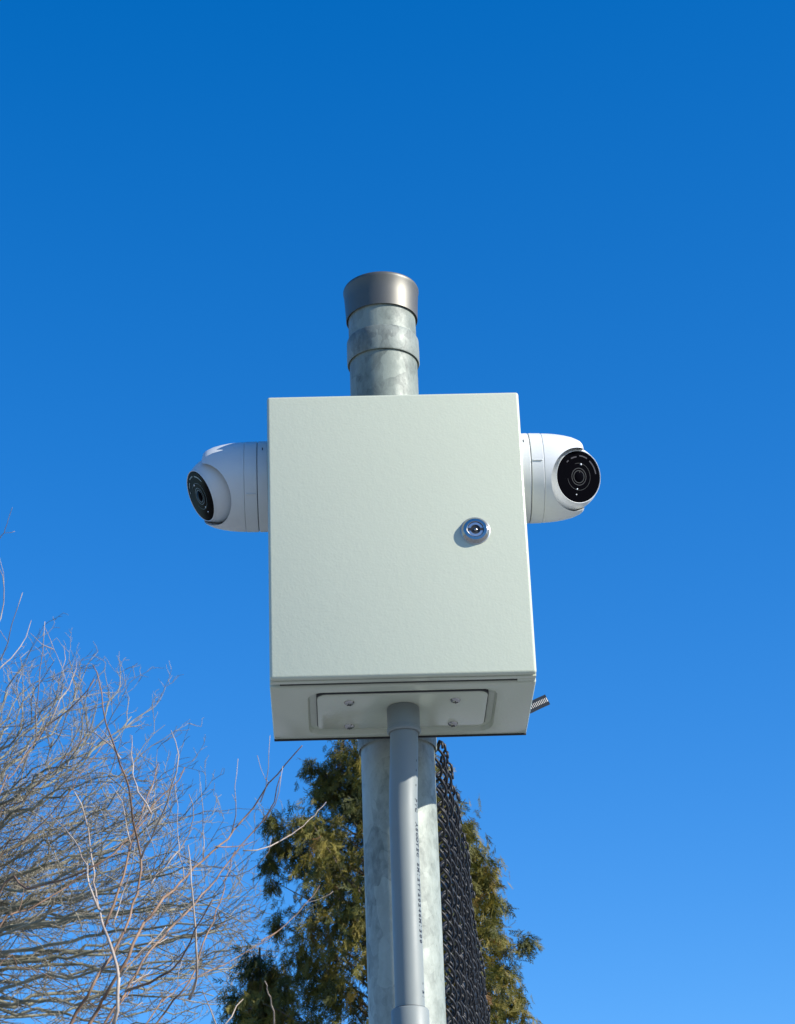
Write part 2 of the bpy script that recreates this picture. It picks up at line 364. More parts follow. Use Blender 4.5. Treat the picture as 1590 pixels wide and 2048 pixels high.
print_on_pipe('- 21', 2.1505 + .0125, .0040, .0058, math.radians(-90 + 63))

# ------------------------------------------------------------------ turret cameras
def turret(side, eye_l, n, opening, label):
    root = tag(empty('security_camera', BM @ Vector((side * (HW + .0006), .075, eye_l[2] + (.0010 if side > 0 else .0015)))), label, 'security camera', 'white security cameras on the sides of the box')
    O = root.location.copy(); ax = (BM.to_3x3() @ Vector((side, 0, 0)))
    fr = frame_z((0, 0, 0), ax)
    C = (BM @ Vector(eye_l)) - O; n = Vector(n).normalized(); r = .0342
    def rev(name, prof, m, a=25): return from_bm(name, revolve_bm(prof, 96, fr), m, root, angle=a)
    rev('base_plate', [(.0450, 0), (.0458, .0008), (.0458, .0096), (.0452, .0102), (.0435, .0102)], M['white'])
    rev('base_seam', [(.0444, .0100), (.0444, .0112)], M['seam'])
    rev('mounting_ring', [(.0435, .0110), (.0452, .0110), (.0457, .0115), (.0455, .0229), (.0451, .0233), (.0440, .0233)], M['white'])
    hp = [(.0440, .0231), (.0449, .0236), (.0453, .0242), (.0450, .031), (.0442, .039), (.0428, .047), (.0408, .055), (.0386, .0600), (.0368, .0635), (.0345, .0655), (.0310, .0665), (.001, .0667)]
    hs_ = rev('housing', hp, M['white'])
    # opening around the eyeball: a ball socket carried outward along the viewing axis
    k = revolve_bm([(r * 1.008 * math.sin(math.radians(a)), -r * 1.008 * math.cos(math.radians(a))) for a in range(3, 113, 5)] + [(r * .925, .03), (r * .925, .08)], 72, frame_z(C, opening))
    ct = from_bm('cut', k, None); ct.location = O
    bpy.context.view_layer.update(); boolean(hs_, ct)
    hs_.data.polygons.foreach_set('use_smooth', [True] * len(hs_.data.polygons)); hs_.data.set_sharp_from_angle(angle=math.radians(28))
    bv = hs_.modifiers.new('edge', 'BEVEL'); bv.width = .0009; bv.segments = 2; bv.limit_method = 'ANGLE'; bv.angle_limit = math.radians(35)
    fe = frame_z(C, n)
    prof = [(r * math.sin(math.radians(a)), -r * math.cos(math.radians(a))) for a in range(2, 130, 4)]
    prof = [p for p in prof if p[1] < .0205] + [(.0274, .0206), (.0271, .0222), (.0265, .0228), (.0260, .0224), (.0260, .0218), (.001, .0216)]
    eye = from_bm('eyeball', revolve_bm(prof, 96, fe), M['white'], root, angle=35)
    def rf(name, prof, m, a=30): return from_bm(name, revolve_bm(prof, 72, fe), m, eye, angle=a)
    rf('front_glass', [(.0259, .0217), (.0259, .0224), (.0255, .0227), (.0160, .0230), (.0002, .0230)], M['glass_black'])
    def ring(name, r0, r1, h, m, a0=0, a1=360, dx=0, dy=0):
        bm = bmesh.new(); N = 60; q = []
        for i in range(N + 1):
            t = math.radians(a0 + (a1 - a0) * i / N)
            q.append([bm.verts.new(fe @ Vector((dx + rr * math.cos(t), dy + rr * math.sin(t), hh))) for rr, hh in ((r0, h), (r0, h + .0003), (r1, h + .0003), (r1, h))])
        for a, b_ in zip(q, q[1:]):
            for i in range(4): bm.faces.new((a[i], a[(i + 1) % 4], b_[(i + 1) % 4], b_[i]))
        bmesh.ops.remove_doubles(bm, verts=bm.verts[:], dist=1e-6)
        return from_bm(name, bm, m, eye)
    ring('lens_ring', .0082, .0089, .0230, M['lens_ring'])
    ring('lens_ring', .0058, .0065, .0230, M['lens_ring'])
    ring('lens_surround', .0134, .0138, .0230, M['lens_ring'], 200, 480)
    ring('infrared_strip', .0200, .0214, .0230, M['led_dark'], 20, 62)
    ring('infrared_strip', .0205, .0218, .0230, M['led_dark'], 72, 98)
    ring('infrared_strip', .0195, .0208, .0230, M['led_dark'], 108, 128)
    ring('infrared_strip', .0195, .0208, .0230, M['led_dark'], 138, 146)
    # domed lens in the middle
    rf('lens', [(.0056, .0231)] + [(.0056 * math.cos(math.radians(a)), .0231 + .0016 * math.sin(math.radians(a))) for a in range(15, 90, 12)], M['glass_black'])
    for dx, dy, rr in ((.0004, .0128, .0010), (0, -.0128, .0008), (0, -.0184, .0007)):
        b_ = revolve_bm([(rr, .0230), (rr * .9, .0235), (rr * .3, .0238)], 12); bmesh.ops.translate(b_, verts=b_.verts[:], vec=(dx, dy, 0)); bmesh.ops.transform(b_, matrix=fe, verts=b_.verts[:])
        from_bm('status_light', b_, M['led'], eye, smooth=True)
    def on_side(a, h, rr): # point on the round side, angle a measured from below towards the front
        up = Vector((0, 0, 1)); fwd = -(ax.cross(up)) * side; fwd.normalize()
        if fwd.y > 0: fwd = -fwd
        return ax * h + (fwd * math.cos(a) + up * math.sin(a)) * rr, (fwd * math.cos(a) + up * math.sin(a))
    p, nn = on_side(math.radians(28), .0045 if side > 0 else .0052, .0457); f2 = frame_z(p, nn)
    xx = ax; zz = nn; yy = zz.cross(xx); f2 = Matrix(((xx.x, yy.x, zz.x, p.x), (xx.y, yy.y, zz.y, p.y), (xx.z, yy.z, zz.z, p.z), (0, 0, 0, 1)))
    b_ = box_bm(-.0005, .0005, -.0022, .0022, -.001, .0002); bmesh.ops.transform(b_, matrix=f2, verts=b_.verts[:]); from_bm('drain_slot', b_, M['black_hole'], root)
    p, nn = on_side(math.radians(-4 if side > 0 else -36), .0172, .0450); zz = nn; yy = zz.cross(xx)
    f2 = Matrix(((xx.x, yy.x, zz.x, p.x), (xx.y, yy.y, zz.y, p.y), (xx.z, yy.z, zz.z, p.z), (0, 0, 0, 1)))
    b_ = box_bm(-.0048, .0048, -.0007, .0007, -.001, .0016, .0004, 2); bmesh.ops.transform(b_, matrix=f2, verts=b_.verts[:]); from_bm('ring_rib', b_, M['white'], root)
    if side < 0:
        p, nn = on_side(math.radians(32), .034, .0446); zz = nn; yy = zz.cross(xx)
        f2 = Matrix(((xx.x, yy.x, zz.x, p.x), (xx.y, yy.y, zz.y, p.y), (xx.z, yy.z, zz.z, p.z), (0, 0, 0, 1)))
        T = Tubes(); T.add([f2 @ Vector((-.0045 + .009 * t if t < .6 else .0045 * math.cos(2.4 + (t - .6) * 5), .0026 * math.cos(t * 6.28), 0)) for t in np.linspace(0, .55, 8)], [.0005] * 8, 6); T.link('moulded_mark', M['white'], root)
    return root
turret(1, (.1748, .075, .2448), (.500, -.795, -.345), (.33, -.817, -.472), 'sunlit white dome camera on the right side of the grey box')
turret(-1, (-.1753, .075, .2416), (-.833, -.297, -.47), (-.44, -.67, -.60), 'shaded white dome camera on the left side of the grey box')

# ------------------------------------------------------------------ cable tie round the post, tail past the box
tie = tag(empty('cable_tie', BM @ Vector((0, .19, .035))), 'black toothed cable tie sticking out behind the lower right corner of the box', 'cable tie')
TO = tie.location.copy(); pc = Vector((PX, PY, 0))
def strip(path, up, w, t):
    rings = []
    for i, p in enumerate(path):
        d = (path[min(i + 1, len(path) - 1)] - path[max(i - 1, 0)]).normalized(); u = (up[i] - d * up[i].dot(d)).normalized(); s = d.cross(u)
        rings.append([p + u * w + s * t, p + u * w - s * t, p - u * w - s * t, p - u * w + s * t])
    return loft_bm(rings)
lp = []
for i in range(41):
    a = math.radians(-60 + 300 * i / 40); lp.append(Vector((PX + (PR + .0014) * math.cos(a), PY + (PR + .0014) * math.sin(a), 2.4600)) - TO)
tail_w = [BM @ Vector(q) for q in ((.034, .1670, .0290), (.06, .1655, .0285), (.09, .1650, .0265), (.112, .1650, .0265), (.128, .1650, .0312), (.1395, .1650, .0365), (.1500, .1650, .0412))]
P_, _ = catmull([tuple(q) for q in tail_w], [1] * len(tail_w), 4); tail = [Vector(q) - TO for q in P_]
Z = Vector((0, 0, 1))
from_bm('strap', strip([lp[0] + (Vector((PX + .012, PY - PR - .003, 2.46)) - TO - lp[0]) * 1.0] + lp[1:], [Z] * 41, .0048, .0007), M['tie'], tie)
ups = [Vector((0, -.1, 1))] * len(tail)
from_bm('tail', strip(tail, ups, .0056, .0007), M['tie'], tie)
hd = strip([Vector((PX + .018, PY - PR - .004, 2.46)) - TO, Vector((PX + .032, PY - PR - .001, 2.4605)) - TO], [Z, Z], .0062, .003); from_bm('head', hd, M['tie'], tie)
tl = len(tail); tooth = None
for k in range(16):
    t = (k + .5) / 16 * 1.05; i0 = tl - 1 - t * 9.5
    a = int(max(0, math.floor(i0))); fr_ = i0 - a; p = tail[a].lerp(tail[min(a + 1, tl - 1)], fr_); d = (tail[-1] - tail[-3]).normalized() if a > tl - 6 else (tail[a + 1] - tail[a]).normalized()
    u = Vector((0, -.1, 1)); u = (u - d * u.dot(d)).normalized(); s = u.cross(d).normalized()
    if s.y > 0: s = -s
    if tooth is None:
        bt = bmesh.new(); vv = [bt.verts.new(q) for q in ((-.00045, -.0023, 0), (.00045, -.0023, 0), (.00045, .0023, 0), (-.00045, .0023, 0), (-.0004, -.0021, .0006), (-.0004, .0021, .0006))]
        for f_ in ((0, 1, 2, 3), (0, 3, 5, 4), (1, 4, 5, 2), (0, 4, 1), (3, 2, 5)): bt.faces.new([vv[j] for j in f_])
        bmesh.ops.recalc_face_normals(bt, faces=bt.faces[:]); tooth = bpy.data.meshes.new('tooth'); bt.to_mesh(tooth); bt.free(); tooth.materials.append(M['tie_tooth_glint'])
    o = bpy.data.objects.new('tooth', tooth); COL.objects.link(o); o.parent = tie
    q = p + s * .0007; o.matrix_local = Matrix(((d.x, u.x, s.x, q.x), (d.y, u.y, s.y, q.y), (d.z, u.z, s.z, q.z), (0, 0, 0, 1)))

# ------------------------------------------------------------------ chain link fence
fence = tag(empty('chain_link_fence', (.03, 2.21, 0)), 'black vinyl coated chain link fence running back from the steel post', 'fence')
FT, FW, WR = 2.452, .0160, .0014
fpath = [(2.205, .029), (2.248, .0345), (2.40, .0475), (2.52, .0545), (2.584, .061), (2.75, .067), (2.93, .0755), (3.11, .087), (3.36, .099), (4.2, .148), (5.2, .205)]
fy = np.array([a for a, _ in fpath]); fx = np.array([b for _, b in fpath])
def fence_x(y): return float(np.interp(y, fy, fx))
def wire_mesh(flip):                               # one flattened helix of wire, looped over at its top
    T = Tubes(); P = []; tt = .0048; turns = (FT - .09) / (2 * FW); N = int(turns * 11)
    for k in range(N + 1):
        ph = -2 * math.pi * turns * (1 - k / N) + (math.pi if flip else 0); z = FT - .011 - 2 * FW * turns * (1 - k / N)
        P.append((tt * math.sin(ph), FW / 2 + (FW / 2 + .0012) * math.cos(ph), z))
    e = P[-1]; g = -1 if not flip else 1
    P += [(e[0] + .0010, e[1] + g * .0008, e[2] + .0050), (e[0] + .0034, e[1] + g * .003, e[2] + .0085), (e[0] + .0064, e[1] + g * .005, e[2] + .0060), (e[0] + .0066, e[1] + g * .006, e[2] - .001)]
    T.add(P, [WR] * len(P), 6); return T.mesh('wire')
wm = [wire_mesh(False), wire_mesh(True)]
for q in wm: q.polygons.foreach_set('use_smooth', [True] * len(q.polygons)); q.materials.append(M['fence'])
y = 2.205; i = 0
while y < 5.5:
    x0, x1 = fence_x(y), fence_x(y + FW); a = math.atan2(x1 - x0, FW)
    o = bpy.data.objects.new('wire', wm[i % 2]); COL.objects.link(o); o.parent = fence
    o.location = (x0 - .03 + rnd.uniform(-.0012, .0012), y - 2.21, rnd.uniform(-.002, .002)); o.rotation_euler = (rnd.uniform(-.0008, .0008), rnd.uniform(-.0008, .0008), -a + rnd.uniform(-.03, .03))
    y += FW * math.cos(a); i += 1
from_bm('tension_bar', box_bm(-.0115, -.0085, .012, .021, .05, FT - .04, .0006, 1), M['fence'], fence)
T = Tubes(); T.add([(.175, 2.93, -.3), (.175, 2.93, 1.95)], [.024, .024], 24)
T.link('fence_post', M['fence'], fence).location = (0, 0, 0)
T = Tubes(); T.add([(fence_x(q) - .03 - .012, q - 2.21, 1.35) for q in (2.27, 2.6, 3.1, 3.8, 4.6, 5.14)], [.017] * 6, 16); T.link('middle_rail', M['fence'], fence)

# ------------------------------------------------------------------ near bare tree: limbs traced through space
def crop(cx, cy): return cx / 1.9536, 1000 + cy / 1.9536
near = tag(empty('bare_tree', (-1.75, 5.3, 0)), 'leafless young tree with reddish brown stems and pale upright shoots, at lower left', 'tree')
NB = Vector((-1.75, 5.3, 0))
hubs = {0: Vector((-1.55, 5.2, 1.7)), 1: Vector((-1.62, 5.3, 1.9))}
traced = [  # (kind, base width, tip width in crop px, root hub or None, start distance, points)
 (0, 24, 3.5, 0, 5.0, [(270, 2060), (330, 1960), (380, 1860), (440, 1770), (490, 1680), (515, 1600), (545, 1500), (550, 1400), (540, 1330), (520, 1270), (512, 1180), (490, 1080), (450, 980), (420, 880), (400, 780), (385, 700), (365, 650)]),
 (0, 27, 4, 0, 5.15, [(345, 2060), (400, 1960), (450, 1870), (500, 1780), (540, 1700), (600, 1610), (680, 1520), (760, 1440), (860, 1350), (930, 1270), (1000, 1190), (1050, 1110), (1110, 1040), (1180, 960)]),
 (0, 18, 4, 0, 5.3, [(400, 2060), (470, 1960), (560, 1800), (640, 1700), (740, 1600), (830, 1500), (900, 1410), (960, 1330), (1030, 1250), (1075, 1160), (1095, 1080)]),
 (1, 15, 5, None, 4.95, [(440, 2060), (465, 1940), (465, 1850), (440, 1770), (410, 1680), (385, 1600), (370, 1520), (365, 1420), (350, 1320), (330, 1220), (290, 1140)]),
 (1, 9, 3, None, 4.95, [(385, 1600), (352, 1500), (330, 1420), (300, 1350), (250, 1280), (190, 1220)]),
 (0, 17, 4, 1, 5.2, [(-20, 1560), (100, 1520), (230, 1490), (330, 1450), (420, 1400), (490, 1330), (560, 1260), (595, 1200), (680, 1110), (722, 1045)]),
 (0, 15, 5, 1, 5.3, [(-20, 1700), (90, 1620), (200, 1545), (320, 1470), (400, 1410)]),
 (1, 9, 3.5, None, 5.15, [(590, 1225), (560, 1170), (530, 1120), (520, 1050), (515, 920)]),
 (1, 9, 3, None, 5.0, [(550, 1400), (610, 1290), (650, 1180), (690, 1060), (695, 980), (668, 900)]),
 (1, 7, 3, None, 5.1, [(590, 1500), (640, 1440), (700, 1370), (740, 1300), (760, 1210), (738, 1150)]),
 (1, 7, 3, None, 5.05, [(460, 1580), (530, 1530), (620, 1460), (672, 1390)]),
 (1, 12, 4, None, 5.1, [(740, 1950), (768, 1860), (765, 1740), (752, 1560), (745, 1430), (735, 1350)]),
 (0, 15, 3, 0, 5.1, [(600, 2060), (680, 1960), (745, 1880), (790, 1760), (850, 1600), (870, 1540), (880, 1470), (920, 1370)]),
 (0, 10, 3, 0, 5.35, [(560, 2060), (640, 1960), (720, 1890), (820, 1840), (940, 1780), (1080, 1690)]),
 (0, 12, 3, 0, 5.25, [(420, 2060), (500, 1930), (560, 1860), (640, 1840), (700, 1780), (790, 1700), (880, 1650)]),
 (0, 10, 4, None, 5.2, [(490, 1920), (560, 1890), (640, 1860), (700, 1800), (760, 1690), (830, 1560)]),
 (1, 6, 2.5, None, 5.2, [(140, 945), (138, 860), (140, 800), (160, 640), (175, 475)]),
 (1, 6, 2.5, None, 5.2, [(185, 890), (240, 780), (280, 700), (301, 628)]),
 (0, 10, 4, 1, 5.3, [(-20, 1200), (40, 1090), (100, 1000), (140, 945), (190, 880), (300, 790), (370, 700)]),
 (1, 6, 2.5, None, 5.1, [(-20, 680), (60, 600), (100, 540), (122, 470)]),
 (1, 5, 2.5, None, 5.1, [(-10, 640), (30, 560), (50, 490), (88, 362)]),
 (1, 6, 2.5, None, 5.1, [(-15, 500), (12, 440), (20, 380), (14, 320), (0, 285), (-10, 250)]),
 (1, 4, 2, None, 5.1, [(-10, 175), (15, 120), (35, 75), (48, 30)]),
 (1, 5, 2, None, 5.25, [(905, 1300), (920, 1240), (922, 1150), (930, 1010)]),
 (1, 5, 2, None, 5.2, [(718, 1480), (700, 1350), (690, 1200), (686, 1080)]),
 (1, 4.5, 2, None, 5.2, [(795, 1400), (800, 1280), (790, 1180), (783, 1100)]),
 (1, 5, 2, None, 5.25, [(1018, 1180), (1040, 1120), (1045, 1060), (1055, 920)]),
 (1, 5, 2, None, 5.0, [(510, 1340), (490, 1240), (470, 1160), (440, 1115), (400, 1108)]),
 (1, 7, 3, None, 5.0, [(470, 1010), (430, 960), (380, 920), (320, 895)]),
 (1, 5, 2.5, None, 5.0, [(460, 1000), (440, 950), (410, 910), (378, 880)]),
 (1, 5, 2, None, 5.25, [(860, 1470), (930, 1465), (1000, 1435), (1040, 1385), (1060, 1320)]),
 (1, 5.5, 2.2, None, 5.25, [(950, 1370), (1030, 1358), (1100, 1325), (1170, 1285), (1220, 1240), (1275, 1180)]),
 (1, 5, 2.2, None, 5.3, [(1030, 1260), (1065, 1210), (1085, 1160), (1100, 1090), (1105, 1040)]),
 (0, 5, 2, None, 5.3, [(845, 1355), (930, 1350), (990, 1335)]),
 (0, 5, 2.2, None, 5.35, [(1020, 1725), (1080, 1690), (1160, 1620), (1250, 1505)]),
 (1, 5.5, 3, None, 5.0, [(848, 2060), (820, 1960), (790, 1915)]),
 (1, 6, 3, None, 5.2, [(870, 2060), (920, 1990), (950, 1950)]),
 (1, 7, 3, None, 5.2, [(1072, 2060), (1065, 1970), (1045, 1920), (1035, 1880)]),
 (1, 7, 3, None, 5.0, [(440, 1660), (470, 1560), (500, 1480), (520, 1400), (528, 1340)]),
 (0, 10, 3, None, 5.1, [(400, 1690), (440, 1600), (500, 1400), (520, 1300), (570, 1180), (600, 1090), (618, 1030)]),
 (0, 8, 3, 1, 5.35, [(-20, 1850), (80, 1830), (200, 1870), (290, 1920), (400, 2000)]),
 (0, 9, 3, 1, 5.4, [(-20, 1430), (100, 1330), (220, 1200), (300, 1100), (380, 980), (420, 940)]),
 (0, 8, 3, 1, 5.3, [(-20, 1270), (60, 1200), (170, 1090), (240, 1020), (330, 930)]),
]
def wobble(pts, amp):                              # small kinks at the buds
    out = np.array(pts, float); out[1:-1] += nr.normal(0, amp, (len(pts) - 2, 3)); return out
def resample(pts, step):
    pts = np.array(pts, float); d = np.r_[0, np.cumsum(np.linalg.norm(np.diff(pts, axis=0), axis=1))]; n = max(3, int(d[-1] / step) + 1)
    q = np.linspace(0, d[-1], n); return np.stack([np.interp(q, d, pts[:, i]) for i in range(3)], 1)
PXM = 4638 / 5.6 * 1.9536                          # crop px per metre at the tree
T = Tubes(); tp, tr_ = catmull([(-.0, 0, -.2), (.02, .0, .6), (.08, -.03, 1.2), tuple(hubs[0] - NB)], [.07, .06, .05, .034], 5); T.add(tp, tr_, 16)
tp, tr_ = catmull([(.03, 0, .7), (.08, .02, 1.3), tuple(hubs[1] - NB)], [.045, .036, .026], 5); T.add(tp, tr_, 14); T.link('trunk', M['bark_near'], near)
for kind, w0, w1, hub, d0, pts in traced:
    n = len(pts); ph = rnd.uniform(0, 6.28); sl = rnd.uniform(-.25, .25); P = []
    for k, (cx, cy) in enumerate(pts):
        x, yq = crop(cx, cy); P.append(at(x, yq, d0 + .12 * math.sin(ph + k * .5) - .12 * math.sin(ph) + sl * k / n) - NB)
    R = [(1.02 if kind == 0 else .9) * (w0 + (w1 - w0) * (k / (n - 1)) ** .75) / PXM / 2 for k in range(n)]
    if hub is not None:
        hpt = hubs[hub] - NB; P = [hpt, hpt.lerp(P[0], .55) + Vector((.04, 0, -.05))] + P; R = [R[0] * 1.5, R[0] * 1.2] + R
    C_, RR = catmull([tuple(p) for p in P], R, 6)
    L = resample(C_, .035); LR = np.interp(np.linspace(0, 1, len(L)), np.linspace(0, 1, len(RR)), RR); L = wobble(L, .0018)
    LR = LR * (1 + .13 * nr.random(len(LR)))
    T = Tubes(); T.add(L, LR, 8); br = T.link('branch', M['bark_pale'] if kind else M['bark_near'], near)
    # side shoots
    step = 4 if kind == 0 else 6
    for k in range(3, len(L) - 2, step):
        if rnd.random() < .35: continue
        dir_ = L[k + 1] - L[k - 1]; dir_ /= np.linalg.norm(dir_)
        sd = np.cross(dir_, nr.normal(size=3)); sd /= np.linalg.norm(sd)
        spur = rnd.random() < .45
        ln = rnd.uniform(.015, .035) if spur else rnd.uniform(.08, .30) * (1.15 - k / len(L))
        q = [L[k]]; dd = dir_ * .75 + sd * .75 + np.array([0, 0, .15]); ns = 3 if spur else 6
        for _ in range(ns):
            dd = dd / np.linalg.norm(dd) + nr.normal(0, .13, 3) + np.array([0, 0, .07]); q.append(q[-1] + dd / np.linalg.norm(dd) * ln / ns)
        r0 = min(LR[k] * .55, .0022); T = Tubes(); T.add(q, np.linspace(r0, .0007, len(q)), 5)
        if not spur and ln > .15:
            for m_ in (2, 4):
                e_ = np.array(q[m_]); s2 = np.cross(dd, nr.normal(size=3)); s2 /= np.linalg.norm(s2); T.add([e_, e_ + (dd / np.linalg.norm(dd) + s2) * ln * .12, e_ + (dd / np.linalg.norm(dd) * 1.6 + s2) * ln * .2], [.0011, .0009, .0006], 4)
        T.link('twig', M['bark_pale'] if (kind or rnd.random() < .4) else M['bark_near'], br)

# ------------------------------------------------------------------ far bare tree: procedural spray of limbs
def far_tree(base, Y, starts, ends, seed, label, n_extra, wscale=1.0):
    rs = np.random.default_rng(seed); root = tag(empty('bare_tree', base), label, 'tree'); B = np.array(base)
    top = max(s[1] for s in starts) if False else None
    T = Tubes(); S3 = [np.array(at(*crop(*s), Y)) for s in starts]; zt = max(s[2] for s in S3)
    xs = np.mean([s[0] for s in S3]); P = [(0, 0, -.3), (0.05, 0, 1.2), (.0, .05, 2.5), (xs - B[0], 0, zt + .8), (xs - B[0] + .2, .1, zt + 2.2)]
    tp, tr_ = catmull(P, [.24, .2, .17, .11, .04], 6); T.add(tp, tr_, 16); T.link('trunk', M['bark_far'], root)
    tw = Tubes()
    def grow(p, d, ln, r, lev, up):
        ns = 6 if lev == 1 else 4; q = [p]; dd = d.copy()
        for _ in range(ns):
            dd = dd / np.linalg.norm(dd) + rs.normal(0, .16, 3) + np.array([0, 0, up]); q.append(q[-1] + dd / np.linalg.norm(dd) * ln / ns)
        tw.add(q, np.linspace(r, max(r * .35, .0014), len(q)), 4 if lev == 1 else 3, False)
        if lev < 3:
            for k in range(1, ns + 1):
                for rep in range(1):
                    if rs.random() < .3: continue
                    f = q[k] - q[k - 1]; f /= np.linalg.norm(f); s = np.cross(f, rs.normal(size=3)); s /= np.linalg.norm(s)
                    grow(q[k], f * .8 + s * .75, ln * (.38 if lev == 1 else .42) * rs.uniform(.6, 1.2), max(r * .5, .0019), lev + 1, up)
    lim = [(e, s) for e, s in zip(ends, [starts[i % len(starts)] for i in range(len(ends))])]
    for _ in range(n_extra):
        a, b_ = rs.choice(len(ends), 2); t = rs.uniform(.2, .8); e = tuple(np.array(ends[a]) * t + np.array(ends[b_]) * (1 - t)); lim.append((e, starts[rs.integers(len(starts))]))
    for e, s in lim:
        # nearest-height start on the trunk
        s = min(starts, key=lambda q: abs((q[1]) - (e[1] * .45 + 1120)) + rs.uniform(0, 90))
        dY = rs.uniform(-1.6, 1.6); Ps = np.array(at(*crop(*s), Y)); Pe = np.array(at(*crop(*e), Y + dY))
        Pc = Ps + (Pe - Ps) * np.array([.6, .5, .30 if e[1] < 1300 else .55]) + rs.normal(0, .08, 3)
        t = np.linspace(0, 1, 26)[:, None]; P = (1 - t) ** 2 * Ps + 2 * t * (1 - t) * Pc + t * t * Pe
        P[2:] += np.cumsum(rs.normal(0, .014, (24, 3)), axis=0); P[3:-1] += rs.normal(0, .013, (22, 3))
        Ln = np.linalg.norm(np.diff(P, axis=0), axis=1).sum(); r0 = .007 + .0036 * Ln * wscale
        R = r0 * (1 - t[:, 0]) ** .9 + .0032; T = Tubes(); T.add(P - B, R, 7); T.link('limb', M['bark_far'], root)
        for k in range(5, 26):
            if P[k][0] < -3.4 * Y / 14 * 1.15: continue
            for _ in range(2):
                if rs.random() < .72: continue
                f = P[k] - P[k - 1]; f /= np.linalg.norm(f); sd = np.cross(f, rs.normal(size=3)); sd /= np.linalg.norm(sd)
                grow(P[k] - B, f * .95 + sd * .62, rs.uniform(.35, .95) * (1.1 - .5 * k / 25), max(.0042, R[k] * .42), 1, .05)
    o = tw.link('twigs', M['twig_far'], root); o['kind'] = 'stuff'
    return root
ends = [(40, 690), (110, 660), (215, 660), (300, 760), (350, 705), (430, 740), (500, 800), (585, 765), (450, 930), (520, 1010), (560, 1120), (620, 1180), (700, 1190), (640, 1290), (740, 1330), (800, 1370), (700, 1450), (860, 1500), (960, 1480), (1010, 1560), (900, 1600), (960, 1650), (1060, 1730), (930, 1780), (820, 1830), (760, 1900), (700, 1960), (760, 2040), (300, 1000), (200, 900), (100, 850), (0, 800), (380, 1180), (480, 1350)]
ends = [(x - 30, y + 65) for x, y in ends]
starts = [(-760, 1500), (-760, 1640), (-760, 1760), (-760, 1880), (-760, 1990), (-760, 2100), (-760, 2220)]
bp = at(*crop(-760, 1800), 14.5)
far_tree((bp.x, 14.5, 0), 14.5, starts, ends, 5, 'larger leafless mossy grey tree with dense fine limbs, behind the brown stemmed one', 24, .74)

# ------------------------------------------------------------------ evergreen cedars
def frond_templates(n):
    out = []
    for k in range(n):
        rr = np.random.default_rng(100 + k); V = []; Fc = []
        def quad(a, b, w0, w1, nrm):
            d = b - a; s = np.cross(d, nrm); s /= np.linalg.norm(s) + 1e-9; i = len(V)
            V.extend([a - s * w0, a + s * w0, b + s * w1, b - s * w1]); Fc.append((i, i + 1, i + 2, i + 3))
        p = np.zeros(3); d = np.array([0, 0, 1.]); L = 1.0; nseg = 7
        for i in range(nseg):
            q = p + d * L / nseg; nrm = np.array([0, 1., 0]) + rr.normal(0, .2, 3); quad(p, q, .014, .012, nrm)
            sgn = 1 if i % 2 else -1
            for sg in ((sgn,) if i < 1 else (sgn, -sgn)):
                ln = (.42 - .04 * i) * rr.uniform(.6, 1.25); dd = d * .8 + np.array([sg * rr.uniform(.45, .8), rr.normal(0, .22), -.0]); dd /= np.linalg.norm(dd)
                m = q + dd * ln * .5; quad(q, m, .020, .024, nrm); e = m + (dd + d * .35 + rr.normal(0, .12, 3)) * ln * .5; quad(m, e, .024, .010, nrm)
                if rr.random() < .75:
                    e2 = m + (dd + np.array([sg * .5, rr.normal(0, .3), -.2])) * ln * .32; quad(m, e2, .020, .009, nrm)
            p = q; d = d + rr.normal(0, .09, 3); d /= np.linalg.norm(d)
        out.append((np.array(V), np.array(Fc)))
    return out
FR = frond_templates(14)
